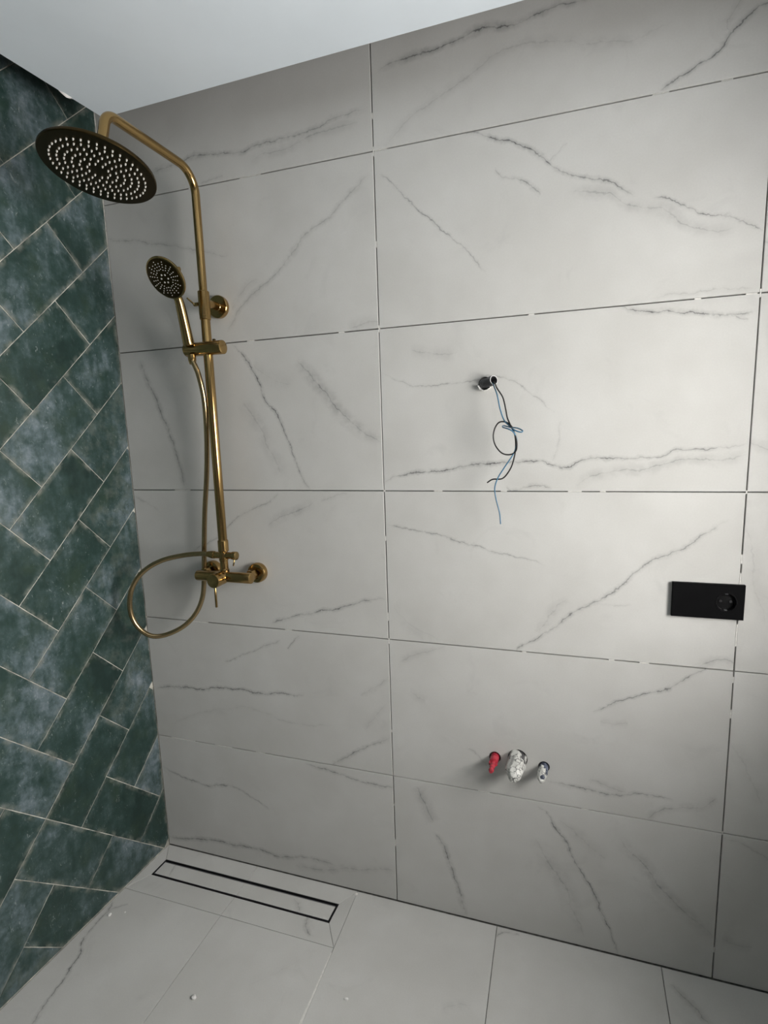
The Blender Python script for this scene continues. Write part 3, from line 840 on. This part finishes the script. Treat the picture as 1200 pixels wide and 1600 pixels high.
BLACK = [(.2660,-.0105,1.4230),(.2790,-.0240,1.4215),(.2860,-.0360,1.4150),(.2918,-.0460,1.4046),(.3055,-.055,1.3839),(.3120,-.058,1.3593),(.3161,-.060,1.3398),(.3240,-.064,1.3225),(.3341,-.066,1.3015),(.3375,-.064,1.2834),(.3346,-.060,1.2664),(.3207,-.056,1.2592),(.3032,-.054,1.2631),(.2890,-.052,1.2795),(.2840,-.052,1.2995),(.2881,-.053,1.3191),(.2983,-.055,1.3309),(.3132,-.056,1.3303),(.3256,-.058,1.3202),(.3326,-.060,1.3015),(.3341,-.056,1.2786),(.3315,-.054,1.2564),(.3229,-.052,1.2292),(.3051,-.050,1.2065),(.2821,-.048,1.2040),(.2689,-.046,1.1962)]
BLUE = [(.2660,-.0105,1.4215),(.2785,-.0245,1.4190),(.2835,-.0370,1.4100),(.2926,-.0510,1.3896),(.2994,-.055,1.3600),(.3084,-.057,1.3353),(.3186,-.060,1.3241),(.3330,-.069,1.3125),(.3468,-.070,1.3077),(.3495,-.066,1.3109),(.3382,-.061,1.3166),(.3211,-.052,1.3193),(.3070,-.050,1.3232),(.3061,-.058,1.3197),(.3204,-.069,1.3149),(.3304,-.070,1.3084),(.3367,-.062,1.2932),(.3359,-.060,1.2779),(.3284,-.058,1.2591),(.3085,-.056,1.2296),(.2943,-.054,1.2069),(.2871,-.052,1.1838),(.2900,-.050,1.1583),(.2974,-.048,1.1272),(.2996,-.046,1.1011)]
for nm, pth, mt, lb in (('electric_wire', BLACK, 'wire_b', 'black insulated wire tied in a loop, hanging from the conduit'),
                        ('electric_wire', BLUE, 'wire_u', 'thin blue insulated wire hanging lowest from the conduit')):
    mb = MB(); mb.tube(spline(pth, 8), .0016 if mt == 'wire_b' else .00145, 10)
    o = obj(nm, mb, M[mt], None, pth[0], smooth=60); tag(o, lb, 'wire', 'loose wires at the conduit')

# ------------------------------------------------------------------ pipe stubs low on the wall
def plug(name, x, zz, mat, r, L1, r2, L2, label, cat, ribs=3):
    t = thing(name, (x, 0, zz), label, cat)
    mb = MB(); mb.lathe((x, .0084, zz), (0,-1,0), [(r,0),(r,.0084+L1*.7),(r*.9,.0084+L1),(r2*1.25,.0084+L1*1.02),(r2*1.2,.009+L1)], 28)
    bd = obj('plug_body', mb, mat, t)
    mb = MB()
    prof = [(r2,0)]
    for k in range(ribs):
        h = L2*(k+.35)/ribs
        prof += [(r2,h),(r2*1.22,h+.0012),(r2*1.22,h+.0034),(r2*.92,h+.0046)]
    prof += [(r2*.85,L2),(0,L2+.0005)]
    mb.lathe((x, -L1+.001, zz), (0,-1,0), prof, 20)
    obj('plug_stem', mb, mat, t, smooth=30)
    for s in (-1, 1):                      # two wing grips
        mb = MB()
        mb.add([(x+s*r2*.8,-L1,zz-.003),(x+s*r*.95,-L1,zz-.003),(x+s*r*.95,-L1*1.0-.008,zz-.003),(x+s*r2*.8,-L1-.014,zz-.003),
                (x+s*r2*.8,-L1,zz+.003),(x+s*r*.95,-L1,zz+.003),(x+s*r*.95,-L1*1.0-.008,zz+.003),(x+s*r2*.8,-L1-.014,zz+.003)],
               [(0,1,2,3),(7,6,5,4),(0,4,5,1),(1,5,6,2),(2,6,7,3),(3,7,4,0)])
        obj('grip', mb, mat, t, smooth=None)
    return t
plug('pipe_plug', .2790, .4890, M['red'], .0112, .022, .0054, .042, 'red plastic plug in the leftmost low pipe opening', 'plug')
t2 = plug('pipe_plug', .4010, .4835, M['bluegrey'], .0108, .018, .0052, .034, 'blue and white plastic plug in the right low pipe opening', 'plug')
# film hanging round the right plug
wr = NT('creased_white_plastic')
cw = wr.co
vor = wr.node('ShaderNodeTexVoronoi', feature='DISTANCE_TO_EDGE'); wr.l.new(wr.vec('ADD', cw, wr.vec('SCALE', wr.noise(cw, 90, 3, .6, col=True), scale=.012)), vor.inputs['Vector']); vor.inputs['Scale'].default_value = 75
ln = wr.rng(vor.outputs['Distance'], .015, .07, 1, 0)
wr.set(Base_Color=wr.mix(wr.math('MULTIPLY', ln, wr.rng(wr.noise(cw, 60, 2), .42, .55)), (.66,.66,.63), (.06,.06,.06)), Roughness=.30)
wr.bump(wr.noise(cw, 220, 4, .7), .5, .002)
def wrapped(cx, cz, spec, seed, n=26, jit=.10):
    q = random.Random(seed); m_ = MB(); vs, fs = [], []
    ph = [q.uniform(0, 6.28) for _ in range(4)]
    for k, (r, h, sag) in enumerate(spec):
        for i in range(n):
            a = 2*math.pi*i/n
            rr_ = r*(1 + jit*math.sin(3*a+ph[0]+k*.8) + jit*.7*math.sin(7*a+ph[1]-k*1.3) + q.uniform(-jit, jit)*.6)
            vs.append((cx + rr_*math.cos(a), -h + q.uniform(-.0012,.0012), cz - sag + rr_*math.sin(a)))
    for k in range(len(spec)-1):
        for i in range(n):
            j = (i+1) % n
            fs.append((k*n+i, (k+1)*n+i, (k+1)*n+j, k*n+j))
    fs.append(tuple(range((len(spec)-1)*n, len(spec)*n)))
    m_.add(vs, fs)
    return m_
wp = thing('wrapped_drain_pipe', (.3365, 0, .4965), 'waste pipe stub wrapped in creased white plastic film between two plugs', 'pipe')
mb = MB(); mb.lathe((.3365, .0084, .4965), (0,-1,0), [(.0205,0),(.0205,.03),(.0185,.0305),(.0185,.010)], 32); obj('pipe_end', mb, M['conduit'], wp)
obj('film_wrap', wrapped(.3355, .4965, [(.0215,-.004,0),(.0222,.008,.0),(.0225,.018,.001),(.0220,.030,.002),(.0212,.042,.003),(.0200,.054,.004),(.0180,.064,.005),(.0135,.072,.007),(.0070,.077,.008),(.0015,.078,.009)], 4), wr.m, wp, smooth=40)
obj('film_scrap', wrapped(.3990, .4825, [(.0118,.012,.0),(.0112,.022,.001),(.0102,.032,.002),(.0090,.042,.003),(.0070,.050,.004),(.0030,.054,.005)], 9, 18, .16), wr.m, t2, smooth=40)

# ------------------------------------------------------------------ black two-gang socket plate
sx0, sx1, sz0, sz1 = .6690, .8090, .8990, .9755
pc = Vector((.739, 0, .9372))
sk = thing('socket_plate', pc, 'black rectangular wall plate with a round socket at its right side', 'socket')
mb = MB()
P = [(sx0, sz0), (sx1, sz0), (sx1, sz1), (sx0, sz1)]
T = .0100
P2 = inset(P, .0009)
n = 4
scx, scz, srr = .7745, .9372, .0200
ring = [(scx+srr*math.cos(2*math.pi*i/48), scz+srr*math.sin(2*math.pi*i/48)) for i in range(48)]
bm = bmesh.new()
for loop in (P2, ring):
    vv = [bm.verts.new((x, -T, zz)) for x, zz in loop]
    for i in range(len(vv)): bm.edges.new((vv[i], vv[(i+1) % len(vv)]))
bmesh.ops.triangle_fill(bm, use_beauty=True, edges=bm.edges[:], normal=(0,-1,0))
bm.verts.index_update()
vs = [tuple(v.co) for v in bm.verts]
fs = [tuple(v.index for v in f.verts) if f.normal.y < 0 else tuple(reversed([v.index for v in f.verts])) for f in bm.faces]
o = len(vs)
vs += [(x, -T+.0009, zz) for x, zz in P] + [(x, -.0002, zz) for x, zz in P]
for i in range(4):
    j = (i+1) % 4
    fs += [(i, o+i, o+j, j), (o+i, o+4+i, o+4+j, o+j)]
mb.add(vs, fs); bm.free()
obj('face_plate', mb, M['black'], sk, smooth=None)
mb = MB(); mb.lathe((scx, -T-.0006, scz), (0,1,0), [(srr+.0008,.0006),(srr+.0006,0),(srr-.0010,0),(srr-.0016,.0012),(srr-.0020,.0090),(0,.0092)], 48, False)
sc_ = obj('socket_well', mb, M['black_in'], sk, smooth=50)
for s in (-1, 1):
    mb = MB(); mb.lathe((scx+s*.0095, -.0024, scz), (0,-1,0), [(.0030,0),(.0030,.0008),(.0022,.0009),(.0020,.0002)], 16); obj('pin_hole', mb, M['slot'], sc_)
    mb = MB(); mb.box((scx-.0028, -.0090, scz+s*.0180-.0008), (scx+.0028, -.0020, scz+s*.0180+.0008)); obj('earth_clip', mb, M['steel'], sc_, smooth=None)

# ------------------------------------------------------------------ linear drain
dr = thing('linear_drain', ((DX0+DX1)/2, (DY0+DY1)/2, DZ), 'narrow linear shower drain with tile insert and dark slots', 'drain')
ax0, ax1, ay0, ay1 = DX0+.0012, DX1-.0012, DY0+.0012, DY1-.0012
mb = MB()
zt = DZ+.0004
w = .0012
for a, b in (((ax0,ay0,-.0300),(ax1,ay0+w,zt)), ((ax0,ay1-w,-.0300),(ax1,ay1,zt)), ((ax0,ay0+w,-.0300),(ax0+w,ay1-w,zt)), ((ax1-w,ay0+w,-.0300),(ax1,ay1-w,zt)), ((ax0+w,ay0+w,-.0300),(ax1-w,ay1-w,-.0285))): mb.box(a, b)
obj('channel', mb, M['slot'], dr, smooth=None)
iy0, iy1 = ay0+.0048, ay1-.0082
ix0, ix1 = ax0+.0040, ax1-.0040
mb = MB()
for a, b in (((ix0,iy0,-.0160),(ix1,iy0+.0008,DZ-.0004)), ((ix0,iy1-.0008,-.0160),(ix1,iy1,DZ+.0002)), ((ix0,iy0,-.0160),(ix0+.0008,iy1,DZ-.0002)), ((ix1-.0008,iy0,-.0160),(ix1,iy1,DZ-.0002)), ((ix0,iy0,-.0170),(ix1,iy1,-.0158))): mb.box(a, b)
tray = obj('insert_tray', mb, M['steel'], dr, smooth=None)
for k, (a, b) in enumerate(((ix0+.0008, mx), (mx, ix1-.0008))):
    t = piece([(a, iy0+.0008), (b, iy0+.0008), (b, iy1-.0012), (a, iy1-.0012)], lambda p, q, d: (p, q, DZ-d), gap=.0003)
    obj('tile_insert', t, marble('marble_insert_%d' % k, FLOOR_VEINS.get('I%d' % k, []), True), dr, (0, 0, 0), smooth=None)

# ------------------------------------------------------------------ crumbs on the floor
CR = [((-.3735,-.4015), (.0068,.0058,.0048), 'largest white plaster crumb lying on the floor in front of the drain'),
      ((-.0240,-.2993), (.0058,.0036,.0024), 'small flat white plaster crumb right of the grout strip'),
      ((-.7590,-.2760), (.0042,.0052,.0036), 'white plaster crumb on the floor by the green wall'),
      ((-.7250,-.2560), (.0026,.0026,.0018), 'tiniest white plaster crumb between green wall and drain')]
for i, ((x, y), r, lb) in enumerate(CR):
    m_ = lump((x, y, r[2]*.72), r, 20+i)
    m_.v = [(a, b, max(0.0, c)) for a, b, c in m_.v]
    o = obj('plaster_crumb', m_, M['chip'], None, (x, y, 0), smooth=None)
    tag(o, lb, 'debris', 'plaster crumbs on the shower floor')
